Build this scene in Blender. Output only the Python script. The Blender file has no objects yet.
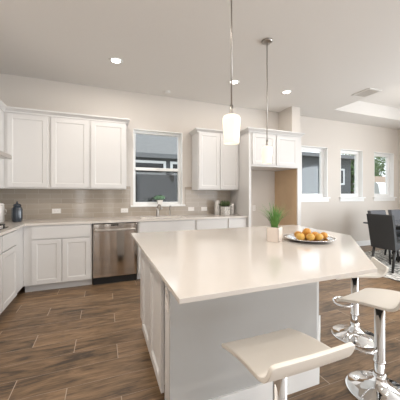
import bpy, bmesh, math, random
from mathutils import Vector, Matrix
random.seed(7)
C = bpy.context.scene
COL = C.collection
PI = math.pi
W = 4.455            # inner face of the kitchen wall
H = 3.05             # ceiling height
XL, XR, YB = -1.583, 7.45, -3.0

# ------------------------------------------------------------------ camera
cd = bpy.data.cameras.new('camera'); cam = bpy.data.objects.new('camera', cd); COL.objects.link(cam)
cam.location = (0, 0, 1.29); cam.rotation_euler = (PI/2, 0, math.radians(-21.0))
cd.sensor_width = 36; cd.lens = 252/400*36; cd.shift_y = -5.5/400
cd.clip_start = .05; cd.clip_end = 300
C.camera = cam
# ------------------------------------------------------------------ world, lights, exposure
wd = bpy.data.worlds.new('world'); C.world = wd; wd.use_nodes = True
bgn = wd.node_tree.nodes['Background']
bgn.inputs[0].default_value = (.90, .95, 1.0, 1); bgn.inputs[1].default_value = 2.0
C.view_settings.view_transform = 'Standard'; C.view_settings.look = 'None'
C.view_settings.exposure = 0.45; C.view_settings.gamma = 1.0; C.view_settings.use_curve_mapping = False

def area(name, loc, rot, sx, sy, power, col):
    l = bpy.data.lights.new(name, 'AREA'); l.shape = 'RECTANGLE'; l.size = sx; l.size_y = sy
    l.energy = power; l.color = col
    o = bpy.data.objects.new(name, l); COL.objects.link(o); o.location = loc; o.rotation_euler = rot
    return o
# fill lamps added at invented openings behind the camera and on the right
for (x, w, h, p) in ((.28, .22, 2.1, 3.5), (1.08, .18, 2.1, 3.0), (3.6, 4.0, 2.2, 20), (-.9, .3, 2.1, 4)):
    area('added_rear_fill', (x, -2.95, 1.2), (PI/2, 0, 0), w, h, p, (1.0, .98, .96))
area('added_right_fill', (7.40, .3, 1.25), (PI/2, 0, PI/2), 3.6, 2.2, 155, (.88, .95, 1.0))

# ------------------------------------------------------------------ material helpers
def nmat(name):
    m = bpy.data.materials.new(name); m.use_nodes = True
    nt = m.node_tree; b = nt.nodes['Principled BSDF']
    return m, nt, b
def plain(name, col, rough=.5, metal=0, spec=.5, bump=0, bscale=200, var=0, coat=0, emit=None, es=0):
    m, nt, b = nmat(name)
    b.inputs['Base Color'].default_value = (*col, 1)
    b.inputs['Roughness'].default_value = rough; b.inputs['Metallic'].default_value = metal
    b.inputs['Specular IOR Level'].default_value = spec
    b.inputs['Coat Weight'].default_value = coat
    if emit: b.inputs['Emission Color'].default_value = (*emit, 1); b.inputs['Emission Strength'].default_value = es
    tc = nt.nodes.new('ShaderNodeTexCoord')
    if bump or var:
        n = nt.nodes.new('ShaderNodeTexNoise'); n.inputs['Scale'].default_value = bscale; n.inputs['Detail'].default_value = 3
        nt.links.new(tc.outputs['Object'], n.inputs['Vector'])
        if bump:
            bp = nt.nodes.new('ShaderNodeBump'); bp.inputs['Strength'].default_value = bump; bp.inputs['Distance'].default_value = .002
            nt.links.new(n.outputs['Fac'], bp.inputs['Height']); nt.links.new(bp.outputs['Normal'], b.inputs['Normal'])
        if var:
            mx = nt.nodes.new('ShaderNodeMix'); mx.data_type = 'RGBA'
            mx.inputs[6].default_value = (*[c*(1-var) for c in col], 1); mx.inputs[7].default_value = (*[min(1, c*(1+var)) for c in col], 1)
            nt.links.new(n.outputs['Fac'], mx.inputs[0]); nt.links.new(mx.outputs[2], b.inputs['Base Color'])
    return m

M = {}
M['wall'] = plain('wall_paint', (.67, .628, .583), .85, bump=.15, bscale=160)
M['ceiling'] = plain('ceiling_paint', (.71, .69, .665), .9, bump=.6, bscale=45)
M['cab'] = plain('white_cabinet_paint', (.675, .665, .655), .38, bump=.02, bscale=60)
M['trim'] = plain('white_trim_paint', (.86, .865, .86), .4, bump=.02, bscale=60)
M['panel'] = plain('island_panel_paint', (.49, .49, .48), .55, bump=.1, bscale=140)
M['quartz'] = plain('polished_quartz', (.67, .628, .585), .11, var=.03, bscale=220)
M['steel'] = plain('steel', (.58, .55, .52), .28, 1, var=.04, bscale=90)
M['nickel'] = plain('brushed_nickel', (.40, .375, .35), .3, 1, var=.05, bscale=80)
M['chrome'] = plain('chrome', (.80, .80, .80), .06, 1, var=.02, bscale=20)
M['black'] = plain('black_iron', (.015, .015, .016), .45, var=.2, bscale=60)
M['blackglass'] = plain('black_glass', (.01, .01, .011), .08, var=.2, bscale=60)
M['toe'] = plain('black_toe_plastic', (.012, .012, .012), .5, var=.2, bscale=60)
M['leather'] = plain('cream_leatherette', (.85, .81, .745), .42, bump=.12, bscale=350)
M['plastic'] = plain('white_plastic', (.86, .83, .80), .35, var=.02, bscale=40)
M['socket'] = plain('outlet_slot_grey', (.45, .43, .41), .5, var=.05, bscale=40)
M['ceramic'] = plain('white_ceramic', (.82, .79, .76), .25, var=.04, bscale=30)
M['potwhite'] = plain('pale_pot', (.78, .69, .62), .5, var=.05, bscale=60)
M['bluejar'] = plain('dark_blue_glaze', (.022, .032, .047), .2, var=.5, bscale=18, coat=.5)
M['soil'] = plain('soil', (.06, .045, .035), .9, bump=.8, bscale=120)
M['grass'] = plain('grass_blade', (.12, .27, .06), .45, var=.35, bscale=30)
M['succ'] = plain('succulent_leaf', (.20, .36, .23), .5, var=.4, bscale=60)
M['olive'] = plain('olive_leaf', (.08, .12, .045), .5, var=.4, bscale=60)
M['fruit'] = plain('orange_fruit_skin', (.70, .33, .06), .42, bump=.15, bscale=120, var=.2)
M['fruity'] = plain('yellow_fruit_skin', (.75, .44, .10), .42, bump=.15, bscale=90, var=.22)
M['stem'] = plain('fruit_stem', (.09, .10, .03), .6, var=.2, bscale=60)
M['silver'] = plain('silver_tray', (.62, .61, .60), .22, 1, bump=.4, bscale=55, var=.1)
M['charcoal'] = plain('charcoal_fabric', (.042, .044, .047), .85, bump=.6, bscale=420, var=.15)
M['daylit'] = plain('daylit_charcoal_fabric', (.115, .118, .13), .85, bump=.6, bscale=420, var=.12)  # chair fabric made lighter and bluer, window light put into the colour
M['darkwood'] = plain('black_stained_wood', (.018, .016, .015), .4, var=.3, bscale=30)
M['tabletop'] = plain('smoked_table_top', (.09, .095, .105), .12, var=.2, bscale=20)
M['birch'] = plain('raw_birch_ply', (.60, .43, .27), .55, var=.08, bscale=8)
M['vent'] = plain('vent_white', (.72, .70, .67), .5, var=.02, bscale=30)
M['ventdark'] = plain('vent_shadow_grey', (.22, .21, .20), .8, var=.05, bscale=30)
M['glow'] = plain('lit_lens', (.9, .9, .88), .4, emit=(1, .93, .82), es=9)
M['shade'] = plain('frosted_glass_shade', (.72, .69, .64), .35, emit=(1.0, .84, .66), es=.42)
M['bulb'] = plain('lit_bulb', (1, 1, 1), .5, emit=(1, .85, .65), es=2.5)
M['shingle'] = plain('grey_roof_shingle', (.155, .155, .152), .9, bump=.8, bscale=9, var=.28)
M['stucco'] = plain('grey_stucco', (.077, .083, .088), .9, bump=.8, bscale=12, var=.28)
M['fascia'] = plain('grey_fascia', (.12, .125, .13), .7, var=.05, bscale=20)
M['outglass'] = plain('dark_window_glass', (.02, .022, .025), .1, var=.2, bscale=10)
M['extwhite'] = plain('white_house_trim', (.6, .61, .62), .6, var=.02, bscale=20)
M['lawn'] = plain('dry_lawn', (.26, .24, .16), .95, bump=.6, bscale=6, var=.2)
M['foliage'] = plain('tree_leaf', (.075, .14, .038), .6, var=.5, bscale=1.2)
M['bark'] = plain('tree_bark', (.10, .08, .06), .9, bump=.8, bscale=20)
M['carwhite'] = plain('white_car_paint', (.55, .55, .55), .25, var=.01, bscale=10, coat=.5)
M['tyre'] = plain('black_rubber', (.02, .02, .02), .8, var=.2, bscale=40)
M['fence'] = plain('tan_fence_wood', (.42, .32, .25), .8, var=.12, bscale=4)

def glass_mat(name, tint, frac):
    m = bpy.data.materials.new(name); m.use_nodes = True; nt = m.node_tree; nt.nodes.clear()
    out = nt.nodes.new('ShaderNodeOutputMaterial'); t = nt.nodes.new('ShaderNodeBsdfTransparent'); g = nt.nodes.new('ShaderNodeBsdfGlossy')
    lw = nt.nodes.new('ShaderNodeLayerWeight'); lw.inputs[0].default_value = .5; pw = nt.nodes.new('ShaderNodeMath'); pw.operation = 'POWER'; pw.inputs[1].default_value = 4
    fr = nt.nodes.new('ShaderNodeMath'); fr.operation = 'MULTIPLY_ADD'; fr.inputs[1].default_value = .9; fr.inputs[2].default_value = frac
    nt.links.new(lw.outputs['Facing'], pw.inputs[0]); nt.links.new(pw.outputs[0], fr.inputs[0]); mx = nt.nodes.new('ShaderNodeMixShader')
    t.inputs[0].default_value = (*tint, 1); g.inputs['Roughness'].default_value = .01
    nt.links.new(fr.outputs[0], mx.inputs[0]); nt.links.new(t.outputs[0], mx.inputs[1]); nt.links.new(g.outputs[0], mx.inputs[2])
    nt.links.new(mx.outputs[0], out.inputs[0]); return m
M['glass'] = glass_mat('window_glass', (.97, .98, .98), .018)
def screen_mat():
    m = bpy.data.materials.new('insect_screen'); m.use_nodes = True; nt = m.node_tree; nt.nodes.clear()
    out = nt.nodes.new('ShaderNodeOutputMaterial'); t = nt.nodes.new('ShaderNodeBsdfTransparent'); d = nt.nodes.new('ShaderNodeBsdfDiffuse')
    d.inputs[0].default_value = (.06, .06, .065, 1); mx = nt.nodes.new('ShaderNodeMixShader'); mx.inputs[0].default_value = .5
    nt.links.new(t.outputs[0], mx.inputs[1]); nt.links.new(d.outputs[0], mx.inputs[2]); nt.links.new(mx.outputs[0], out.inputs[0]); return m
M['screen'] = screen_mat()

def brushed():
    m, nt, b = nmat('brushed_stainless')
    b.inputs['Base Color'].default_value = (.56, .52, .48, 1); b.inputs['Metallic'].default_value = 1
    b.inputs['Roughness'].default_value = .13; b.inputs['Anisotropic'].default_value = .6
    tc = nt.nodes.new('ShaderNodeTexCoord'); mp = nt.nodes.new('ShaderNodeMapping'); mp.inputs['Scale'].default_value = (3.2, 3.2, .12)
    n = nt.nodes.new('ShaderNodeTexNoise'); n.inputs['Scale'].default_value = 1.6; n.inputs['Detail'].default_value = 0
    mp2 = nt.nodes.new('ShaderNodeMapping'); mp2.inputs['Scale'].default_value = (500, 500, 4)
    n2 = nt.nodes.new('ShaderNodeTexNoise'); n2.inputs['Scale'].default_value = 1
    a = nt.nodes.new('ShaderNodeBump'); a.inputs['Strength'].default_value = 1; a.inputs['Distance'].default_value = .045
    c = nt.nodes.new('ShaderNodeBump'); c.inputs['Strength'].default_value = .08; c.inputs['Distance'].default_value = .001
    L = nt.links.new
    L(tc.outputs['Object'], mp.inputs[0]); L(mp.outputs[0], n.inputs['Vector']); L(tc.outputs['Object'], mp2.inputs[0]); L(mp2.outputs[0], n2.inputs['Vector'])
    L(n.outputs['Fac'], a.inputs['Height']); L(n2.outputs['Fac'], c.inputs['Height']); L(a.outputs[0], c.inputs['Normal']); L(c.outputs[0], b.inputs['Normal'])
    return m
M['brushed'] = brushed()

def tile_mat(name, axis):
    m, nt, b = nmat(name); L = nt.links.new
    tc = nt.nodes.new('ShaderNodeTexCoord'); sp = nt.nodes.new('ShaderNodeSeparateXYZ'); cb = nt.nodes.new('ShaderNodeCombineXYZ')
    L(tc.outputs['Object'], sp.inputs[0]); L(sp.outputs[axis], cb.inputs[0]); L(sp.outputs[2], cb.inputs[1])
    br = nt.nodes.new('ShaderNodeTexBrick'); br.inputs['Scale'].default_value = 1
    br.inputs['Brick Width'].default_value = .305; br.inputs['Row Height'].default_value = .0765; br.inputs['Mortar Size'].default_value = .0022
    br.inputs['Mortar Smooth'].default_value = .3; br.inputs['Color1'].default_value = (.40, .345, .285, 1); br.inputs['Color2'].default_value = (.44, .385, .325, 1)
    br.inputs['Mortar'].default_value = (.55, .50, .44, 1); L(cb.outputs[0], br.inputs['Vector'])
    L(br.outputs['Color'], b.inputs['Base Color']); b.inputs['Roughness'].default_value = .1
    bp = nt.nodes.new('ShaderNodeBump'); bp.inputs['Strength'].default_value = .5; bp.inputs['Distance'].default_value = .002; bp.invert = True
    L(br.outputs['Fac'], bp.inputs['Height']); L(bp.outputs[0], b.inputs['Normal'])
    return m
M['tile'] = tile_mat('glossy_taupe_tile', 0); M['tile_side'] = tile_mat('glossy_taupe_tile_side', 1)

def floor_mat():
    m, nt, b = nmat('wood_look_tile'); L = nt.links.new; N = nt.nodes.new
    def mth(op, a, bb=None, c=None):
        n = N('ShaderNodeMath'); n.operation = op
        for i, v in enumerate((a, bb, c)):
            if v is None: continue
            if isinstance(v, (int, float)): n.inputs[i].default_value = v
            else: L(v, n.inputs[i])
        return n.outputs[0]
    tc = N('ShaderNodeTexCoord'); sp = N('ShaderNodeSeparateXYZ'); L(tc.outputs['Object'], sp.inputs[0])
    r = mth('DIVIDE', mth('SUBTRACT', 3.893, sp.outputs[1]), .2007)
    row = mth('FLOOR', r); rf = mth('SUBTRACT', r, row)
    xs = mth('SUBTRACT', mth('ADD', sp.outputs[0], .555), mth('MULTIPLY', row, .333))
    col = mth('FLOOR', xs); xf = mth('SUBTRACT', xs, col)
    ex = mth('MINIMUM', xf, mth('SUBTRACT', 1.0, xf)); ey = mth('MULTIPLY', mth('MINIMUM', rf, mth('SUBTRACT', 1.0, rf)), .2007)
    gx = mth('LESS_THAN', ex, .0026); gy = mth('LESS_THAN', ey, .0017)
    grout = mth('MAXIMUM', gx, gy)
    idv = N('ShaderNodeCombineXYZ'); L(col, idv.inputs[0]); L(row, idv.inputs[1])
    wn = N('ShaderNodeTexWhiteNoise'); wn.noise_dimensions = '3D'; L(idv.outputs[0], wn.inputs['Vector'])
    off = N('ShaderNodeVectorMath'); off.operation = 'SCALE'; L(wn.outputs['Color'], off.inputs[0]); off.inputs['Scale'].default_value = 37
    ad = N('ShaderNodeVectorMath'); ad.operation = 'ADD'; L(tc.outputs['Object'], ad.inputs[0]); L(off.outputs[0], ad.inputs[1])
    def grain(sx, sy, sc, det, dist):
        mp = N('ShaderNodeMapping'); mp.inputs['Scale'].default_value = (sx, sy, 1); L(ad.outputs[0], mp.inputs[0])
        n = N('ShaderNodeTexNoise'); n.inputs['Scale'].default_value = sc; n.inputs['Detail'].default_value = det; n.inputs['Distortion'].default_value = dist
        n.inputs['Roughness'].default_value = .65; L(mp.outputs[0], n.inputs['Vector']); return n.outputs['Fac']
    g1 = grain(1.3, 6.5, 2.0, 8, 1.0); g2 = grain(3, 45, 2.0, 3, .3)
    g = mth('ADD', mth('MULTIPLY', g1, .62), mth('MULTIPLY', g2, .38))
    g = mth('ADD', g, mth('MULTIPLY', mth('SUBTRACT', wn.outputs['Value'], .5), .10))
    rp = N('ShaderNodeValToRGB'); e = rp.color_ramp.elements
    e[0].position = .36; e[0].color = (.06, .041, .027, 1); e[1].position = .64; e[1].color = (.31, .20, .115, 1)
    k = e.new(.47); k.color = (.165, .104, .058, 1)
    L(g, rp.inputs[0])
    mx = N('ShaderNodeMix'); mx.data_type = 'RGBA'; mx.inputs[7].default_value = (.42, .34, .27, 1)
    L(mth('MULTIPLY', grout, mth('ADD', .6, mth('MULTIPLY', gx, .4))), mx.inputs[0]); L(rp.outputs[0], mx.inputs[6]); L(mx.outputs[2], b.inputs['Base Color'])
    b.inputs['Roughness'].default_value = .40; b.inputs['Specular IOR Level'].default_value = .45
    bp = N('ShaderNodeBump'); bp.inputs['Strength'].default_value = .25; bp.inputs['Distance'].default_value = .002
    L(mth('SUBTRACT', g, grout), bp.inputs['Height']); L(bp.outputs[0], b.inputs['Normal'])
    return m
M['floor'] = floor_mat()

def rug_mat():
    m, nt, b = nmat('patterned_rug_pile'); L = nt.links.new; N = nt.nodes.new
    tc = N('ShaderNodeTexCoord'); mp = N('ShaderNodeMapping'); mp.inputs['Scale'].default_value = (30, 12, 1); mp.inputs['Rotation'].default_value = (0, 0, .5)
    n = N('ShaderNodeTexNoise'); n.inputs['Scale'].default_value = 1.0; n.inputs['Detail'].default_value = 1; n.inputs['Distortion'].default_value = .6
    rp = N('ShaderNodeValToRGB'); e = rp.color_ramp.elements
    e[0].position = .44; e[0].color = (.06, .06, .06, 1); e[1].position = .50; e[1].color = (.68, .66, .62, 1)
    L(tc.outputs['Object'], mp.inputs[0]); L(mp.outputs[0], n.inputs['Vector']); L(n.outputs['Fac'], rp.inputs[0]); L(rp.outputs[0], b.inputs['Base Color'])
    b.inputs['Roughness'].default_value = .95; return m
M['rug'] = rug_mat()

def canister_mat(name, sx, sz):
    m, nt, b = nmat(name); L = nt.links.new; N = nt.nodes.new
    tc = N('ShaderNodeTexCoord'); mp = N('ShaderNodeMapping'); mp.inputs['Scale'].default_value = (sx, sx, sz)
    v = N('ShaderNodeTexVoronoi'); v.inputs['Scale'].default_value = 1; rp = N('ShaderNodeValToRGB'); e = rp.color_ramp.elements
    e[0].position = .25; e[0].color = (.42, .41, .39, 1); e[1].position = .55; e[1].color = (.68, .66, .63, 1)
    L(tc.outputs['Object'], mp.inputs[0]); L(mp.outputs[0], v.inputs['Vector']); L(v.outputs['Distance'], rp.inputs[0]); L(rp.outputs[0], b.inputs['Base Color'])
    b.inputs['Roughness'].default_value = .4; return m
M['gcan'] = canister_mat('grey_patterned_ceramic', 38, 38); M['gcan_tall'] = canister_mat('pale_grey_ribbed_ceramic', 50, 8)

# ------------------------------------------------------------------ mesh helpers
class MB:
    def __init__(s): s.bm = bmesh.new()
    def _add(s, verts, faces, smooth=False):
        vs = [s.bm.verts.new(v) for v in verts]
        for f in faces:
            try: fc = s.bm.faces.new([vs[i] for i in f]); fc.smooth = smooth
            except ValueError: pass
        return vs
    def box(s, x0, x1, y0, y1, z0, z1, bev=0, seg=2):
        t = bmesh.new(); bmesh.ops.create_cube(t, size=1)
        for v in t.verts: v.co = Vector(((x0+x1)/2+v.co.x*(x1-x0), (y0+y1)/2+v.co.y*(y1-y0), (z0+z1)/2+v.co.z*(z1-z0)))
        if bev: bmesh.ops.bevel(t, geom=t.edges[:], offset=bev, segments=seg, affect='EDGES', profile=.6)
        s.merge(t); return s
    def merge(s, t, mat=None):
        if mat: bmesh.ops.transform(t, matrix=mat, verts=t.verts[:])
        me = bpy.data.meshes.new('tmp'); t.to_mesh(me); t.free(); s.bm.from_mesh(me); bpy.data.meshes.remove(me)
    def prism(s, pts, z0, z1, bev=0, seg=2):       # pts in the XY plane, counter-clockwise
        t = bmesh.new(); vs = [t.verts.new((x, y, z0)) for x, y in pts]; f = t.faces.new(vs)
        r = bmesh.ops.extrude_face_region(t, geom=[f])
        for g in r['geom']:
            if isinstance(g, bmesh.types.BMVert): g.co.z = z1
        bmesh.ops.recalc_face_normals(t, faces=t.faces[:])
        if bev: bmesh.ops.bevel(t, geom=t.edges[:], offset=bev, segments=seg, affect='EDGES', profile=.6)
        s.merge(t); return s
    def extrude_x(s, prof, x0, x1):                 # prof in the (y,z) plane
        n = len(prof); v = [(x0, y, z) for y, z in prof]+[(x1, y, z) for y, z in prof]
        f = [tuple(range(n)), tuple(range(2*n-1, n-1, -1))]+[(i, i+n, (i+1) % n+n, (i+1) % n) for i in range(n)]
        s._add(v, f); return s
    def lathe(s, prof, cx=0, cy=0, seg=32, smooth=True):
        v = []; f = []; n = len(prof)
        for k in range(seg):
            a = 2*PI*k/seg
            for r, z in prof: v.append((cx+r*math.cos(a), cy+r*math.sin(a), z))
        for k in range(seg):
            k2 = (k+1) % seg
            for i in range(n-1): f.append((k*n+i, k2*n+i, k2*n+i+1, k*n+i+1))
        vs = s._add(v, f, smooth); bmesh.ops.remove_doubles(s.bm, verts=vs, dist=1e-6); return s
    def cyl(s, p0, p1, r, r2=None, seg=16, smooth=True):
        return s.tube([p0, p1], r, seg, [r, r if r2 is None else r2])
    def tube(s, pts, r, seg=12, rs=None, closed=False):
        pts = [Vector(p) for p in pts]; n = len(pts); rings = []
        up = Vector((0, 0, 1))
        for i, p in enumerate(pts):
            if closed: d = pts[(i+1) % n]-pts[i-1]
            else: d = pts[min(i+1, n-1)]-pts[max(i-1, 0)]
            d.normalize(); a = d.cross(up)
            if a.length < 1e-3: a = d.cross(Vector((1, 0, 0)))
            a.normalize(); b = a.cross(d); rr = rs[i] if rs else r
            rings.append([s.bm.verts.new(p+a*rr*math.cos(2*PI*k/seg)+b*rr*math.sin(2*PI*k/seg)) for k in range(seg)])
        m = n if closed else n-1
        for i in range(m):
            A, B = rings[i], rings[(i+1) % n]
            for k in range(seg):
                fc = s.bm.faces.new([A[k], A[(k+1) % seg], B[(k+1) % seg], B[k]]); fc.smooth = True
        if not closed: s.bm.faces.new(rings[0][::-1]); s.bm.faces.new(rings[-1])
        return s
    def ball(s, c, r, sz=(1, 1, 1), sub=2, noise=0):
        t = bmesh.new(); bmesh.ops.create_icosphere(t, subdivisions=sub, radius=r)
        for v in t.verts:
            k = 1+noise*(random.random()-.5); v.co = Vector((c[0]+v.co.x*sz[0]*k, c[1]+v.co.y*sz[1]*k, c[2]+v.co.z*sz[2]*k))
        for f in t.faces: f.smooth = True
        s.merge(t); return s
    def grid(s, P, thick=None):                     # P: rows of points, smooth sheet
        nu, nv = len(P), len(P[0]); v = [p for r in P for p in r]
        f = [(i*nv+j, i*nv+j+1, (i+1)*nv+j+1, (i+1)*nv+j) for i in range(nu-1) for j in range(nv-1)]
        s._add(v, f, True); return s
    def shaker(s, x0, x1, z0, z1, y, t=.02, rail=.058, flat=False, d=.007):   # door with its front face at y, facing -Y
        if flat: return s.box(x0, x1, y, y+t, z0, z1, .002)
        s.box(x0, x0+rail, y, y+t, z0, z1, .0018); s.box(x1-rail, x1, y, y+t, z0, z1, .0018)
        s.box(x0+rail, x1-rail, y, y+t, z1-rail, z1, .0018); s.box(x0+rail, x1-rail, y, y+t, z0, z0+rail, .0018)
        s.box(x0+rail-.002, x1-rail+.002, y+d, y+t-.001, z0+rail-.002, z1-rail+.002)
        # small bevel moulding round the panel
        b = .010
        xs = (x0+rail, x1-rail); zs = (z0+rail, z1-rail)
        o = [(xs[0], y+.0015, zs[0]), (xs[1], y+.0015, zs[0]), (xs[1], y+.0015, zs[1]), (xs[0], y+.0015, zs[1])]
        i_ = [(xs[0]+b, y+d, zs[0]+b), (xs[1]-b, y+d, zs[0]+b), (xs[1]-b, y+d, zs[1]-b), (xs[0]+b, y+d, zs[1]-b)]
        s._add(o+i_, [(0, 1, 5, 4), (1, 2, 6, 5), (2, 3, 7, 6), (3, 0, 4, 7)])
        return s
    def build(s, name, mat, parent=None, origin=(0, 0, 0), recalc=True):
        if recalc: bmesh.ops.recalc_face_normals(s.bm, faces=s.bm.faces[:])
        o = Vector(origin)
        for v in s.bm.verts: v.co -= o
        me = bpy.data.meshes.new(name); s.bm.to_mesh(me); s.bm.free()
        me.materials.append(M[mat] if isinstance(mat, str) else mat)
        ob = bpy.data.objects.new(name, me); COL.objects.link(ob)
        if parent: ob.parent = parent
        else: ob.location = o
        return ob
def tag(o, label, cat, group=None, kind=None):
    o['label'] = label; o['category'] = cat
    if group: o['group'] = group
    if kind: o['kind'] = kind
    return o
def thing(name, label, cat, loc=(0, 0, 0), rotz=0, group=None):
    o = bpy.data.objects.new(name, None); o.empty_display_size = .1; COL.objects.link(o)
    o.location = loc; o.rotation_euler = (0, 0, rotz); return tag(o, label, cat, group)
def struct(name, mb, mat, label=None, parent=None, origin=(0, 0, 0)):
    o = mb.build(name, mat, parent, origin)
    if parent is None:
        o['kind'] = 'structure'
        if label: o['label'] = label; o['category'] = name.split('_')[0]
    return o
def dup(root, loc, rotz=None, label=None, group=None):
    r = root.copy(); COL.objects.link(r); r.location = loc
    if rotz is not None: r.rotation_euler = (0, 0, rotz)
    if label: r['label'] = label
    if group: r['group'] = group
    for ch in list(root.children):
        c = ch.copy(); COL.objects.link(c); c.parent = r
        for g in list(ch.children):
            d = g.copy(); COL.objects.link(d); d.parent = c
    return r

# ------------------------------------------------------------------ room shell
struct('floor', MB().box(XL-.15, XR+.15, YB-.15, W+.15, -.1, 0), 'floor', 'brown wood look plank tile floor')
TX0, TX1, TY0, TY1, TZ = 4.47, 7.0, -.6, 3.884, 3.33
cm = MB()
cm.box(XL-.15, TX0, YB-.15, W+.15, H, H+.08); cm.box(TX0, XR+.15, TY1, W+.15, H, H+.08)
cm.box(TX0, XR+.15, YB-.15, TY0, H, H+.08); cm.box(TX1, XR+.15, TY0, TY1, H, H+.08)
cm.box(TX0-.05, TX0, TY0-.05, TY1+.05, H+.08, TZ+.05); cm.box(TX1, TX1+.05, TY0-.05, TY1+.05, H+.08, TZ+.05)
cm.box(TX0, TX1, TY1, TY1+.05, H+.08, TZ+.05); cm.box(TX0, TX1, TY0-.05, TY0, H+.08, TZ+.05)
cm.box(TX0, TX1, TY0, TY1, TZ, TZ+.05)
struct('ceiling', cm, 'ceiling', 'textured pale ceiling with a raised tray over the dining area')

WT = .19
def wall_along_x(mb, x0, x1, y0, y1, ops):
    ops = sorted(ops); x = x0
    for (a, b, za, zb) in ops:
        if a > x: mb.box(x, a, y0, y1, 0, H)
        if za > 0: mb.box(a, b, y0, y1, 0, za)
        mb.box(a, b, y0, y1, zb, H); x = b
    mb.box(x, x1, y0, y1, 0, H); return mb
KW = (.480, 1.362, 1.105, 2.425)
DW_ = [(4.14, 4.92, 1.225, 2.39), (5.335, 6.10, 1.225, 2.39), (6.515, 7.285, 1.225, 2.39)]
struct('wall_back', wall_along_x(MB(), XL-WT, XR+WT, W, W+WT, [KW]+DW_), 'wall', 'greige kitchen wall with four window openings')
struct('wall_left', MB().box(XL-WT, XL, YB, W, 0, H), 'wall', 'greige wall behind the range hood')
struct('wall_front', wall_along_x(MB(), XL-WT, XR+WT, YB-WT, YB, [(-1.05, -.75, .15, 2.25), (-.45, .08, 0, 2.2), (.17, .39, .15, 2.25), (.46, .92, 0, 2.2), (.99, 1.17, .15, 2.25), (1.5, 5.6, .05, 2.35)]), 'wall', 'greige wall behind the camera')  # narrow openings added to stripe the dishwasher's reflection
hm = MB(); hx0, hx1, hy = -.55, 1.0, YB-WT-4  # unseen hallway, added as a dark area for the dishwasher to reflect
hm.box(hx0-.1, hx0, hy, YB-WT, 0, 2.6); hm.box(hx1, hx1+.1, hy, YB-WT, 0, 2.6); hm.box(hx0-.1, hx1+.1, hy-.1, hy, 0, 2.6); hm.box(hx0-.1, hx1+.1, hy-.1, YB-WT, 2.6, 2.7); hm.box(hx0-.1, hx1+.1, hy-.1, YB-WT, -.1, 0)
hm.box(.10, .44, hy, YB-WT-.25, 0, 2.6)
struct('wall_added_hall', hm, 'wall', 'added greige hallway walls behind the camera, a dark area for steel reflections')
rm = MB(); rm.box(XR, XR+WT, YB, -1.5, 0, H); rm.box(XR, XR+WT, 2.1, W, 0, H); rm.box(XR, XR+WT, -1.5, 2.1, 2.45, H); rm.box(XR, XR+WT, -1.5, 2.1, 0, .02)
struct('wall_right', rm, 'wall', 'greige wall at the far right')
struct('wall_stub', MB().box(3.512, 3.72, 4.03, W, 0, H, .004), 'wall', 'short greige return wall beside the refrigerator alcove')
struct('baseboard_back', MB().box(3.72, XR, W-.016, W, 0, .125, .003), 'trim', 'white baseboard under the dining windows')
struct('baseboard_right', MB().box(XR-.016, XR, 2.15, W-.016, 0, .125, .003), 'trim', 'white baseboard on the right wall')

# windows
def window(idx, op, hung, label):
    a, b, za, zb = op; fw = .05 if hung else .085; yg = W+.13
    fr = MB()
    y0, y1 = W+.10, W+.16
    fr.box(a, a+fw, y0, y1, za, zb, .003); fr.box(b-fw, b, y0, y1, za, zb, .003)
    fr.box(a+fw, b-fw, y0, y1, zb-fw, zb, .003); fr.box(a+fw, b-fw, y0, y1, za, za+fw, .003)
    w = struct('window_%d' % idx, fr, 'trim', label, origin=((a+b)/2, W+.1, za))
    org = Vector(((a+b)/2, W+.1, za))
    def part(name, mb, mat): return mb.build(name, mat, w, org)
    lin = MB(); t = .012     # painted reveal
    lin.box(a-.001, a+t, W-.002, y0, za, zb); lin.box(b-t, b+.001, W-.002, y0, za, zb); lin.box(a, b, W-.002, y0, zb-t, zb+.001)
    part('reveal', lin, 'trim')
    part('sill', MB().box(a-.045, b+.045, W-.05, y0, za-.028, za+.001, .005), 'trim')
    if hung:
        zm = 1.745
        part('meeting_rail', MB().box(a+fw, b-fw, y0-.012, y1, zm-.026, zm+.026, .004), 'trim')
        part('upper_pane', MB().box(a+fw, b-fw, yg+.012, yg+.016, zm+.026, zb-fw), 'glass')
        part('lower_pane', MB().box(a+fw, b-fw, yg-.006, yg-.002, za+fw, zm-.026), 'glass')
        part('insect_screen', MB().box(a+fw, b-fw, yg+.028, yg+.030, za+fw, zm-.026), 'screen')
        part('sash_lock', MB().box((a+b)/2-.03, (a+b)/2+.03, y0-.03, y0-.012, zm+.0, zm+.02, .004), 'plastic')
    else:
        part('pane', MB().box(a+fw, b-fw, yg, yg+.004, za+fw, zb-fw), 'glass')
        part('apron', MB().box(a-.025, b+.025, W-.018, W, za-.105, za-.028, .004), 'trim')
    return w
window(1, KW, True, 'white double hung kitchen window over the sink')
for i, op in enumerate(DW_): window(i+2, op, False, ['white framed dining window nearest the kitchen', 'white framed middle dining window', 'white framed dining window at the far right'][i])

# backsplash
struct('trim_1', MB().box(XL, KW[0]-.047, W-.01, W, .915, 1.43).box(KW[0]-.047, KW[1]+.047, W-.01, W, .915, 1.076).box(KW[1]+.047, 2.36, W-.01, W, .915, 1.43), 'tile', 'glossy taupe subway tile backsplash on the window wall')
struct('trim_2', MB().box(XL, XL+.01, 1.6, W-.01, .915, 1.70), 'tile_side', 'glossy taupe subway tile backsplash behind the cooktop')

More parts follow.
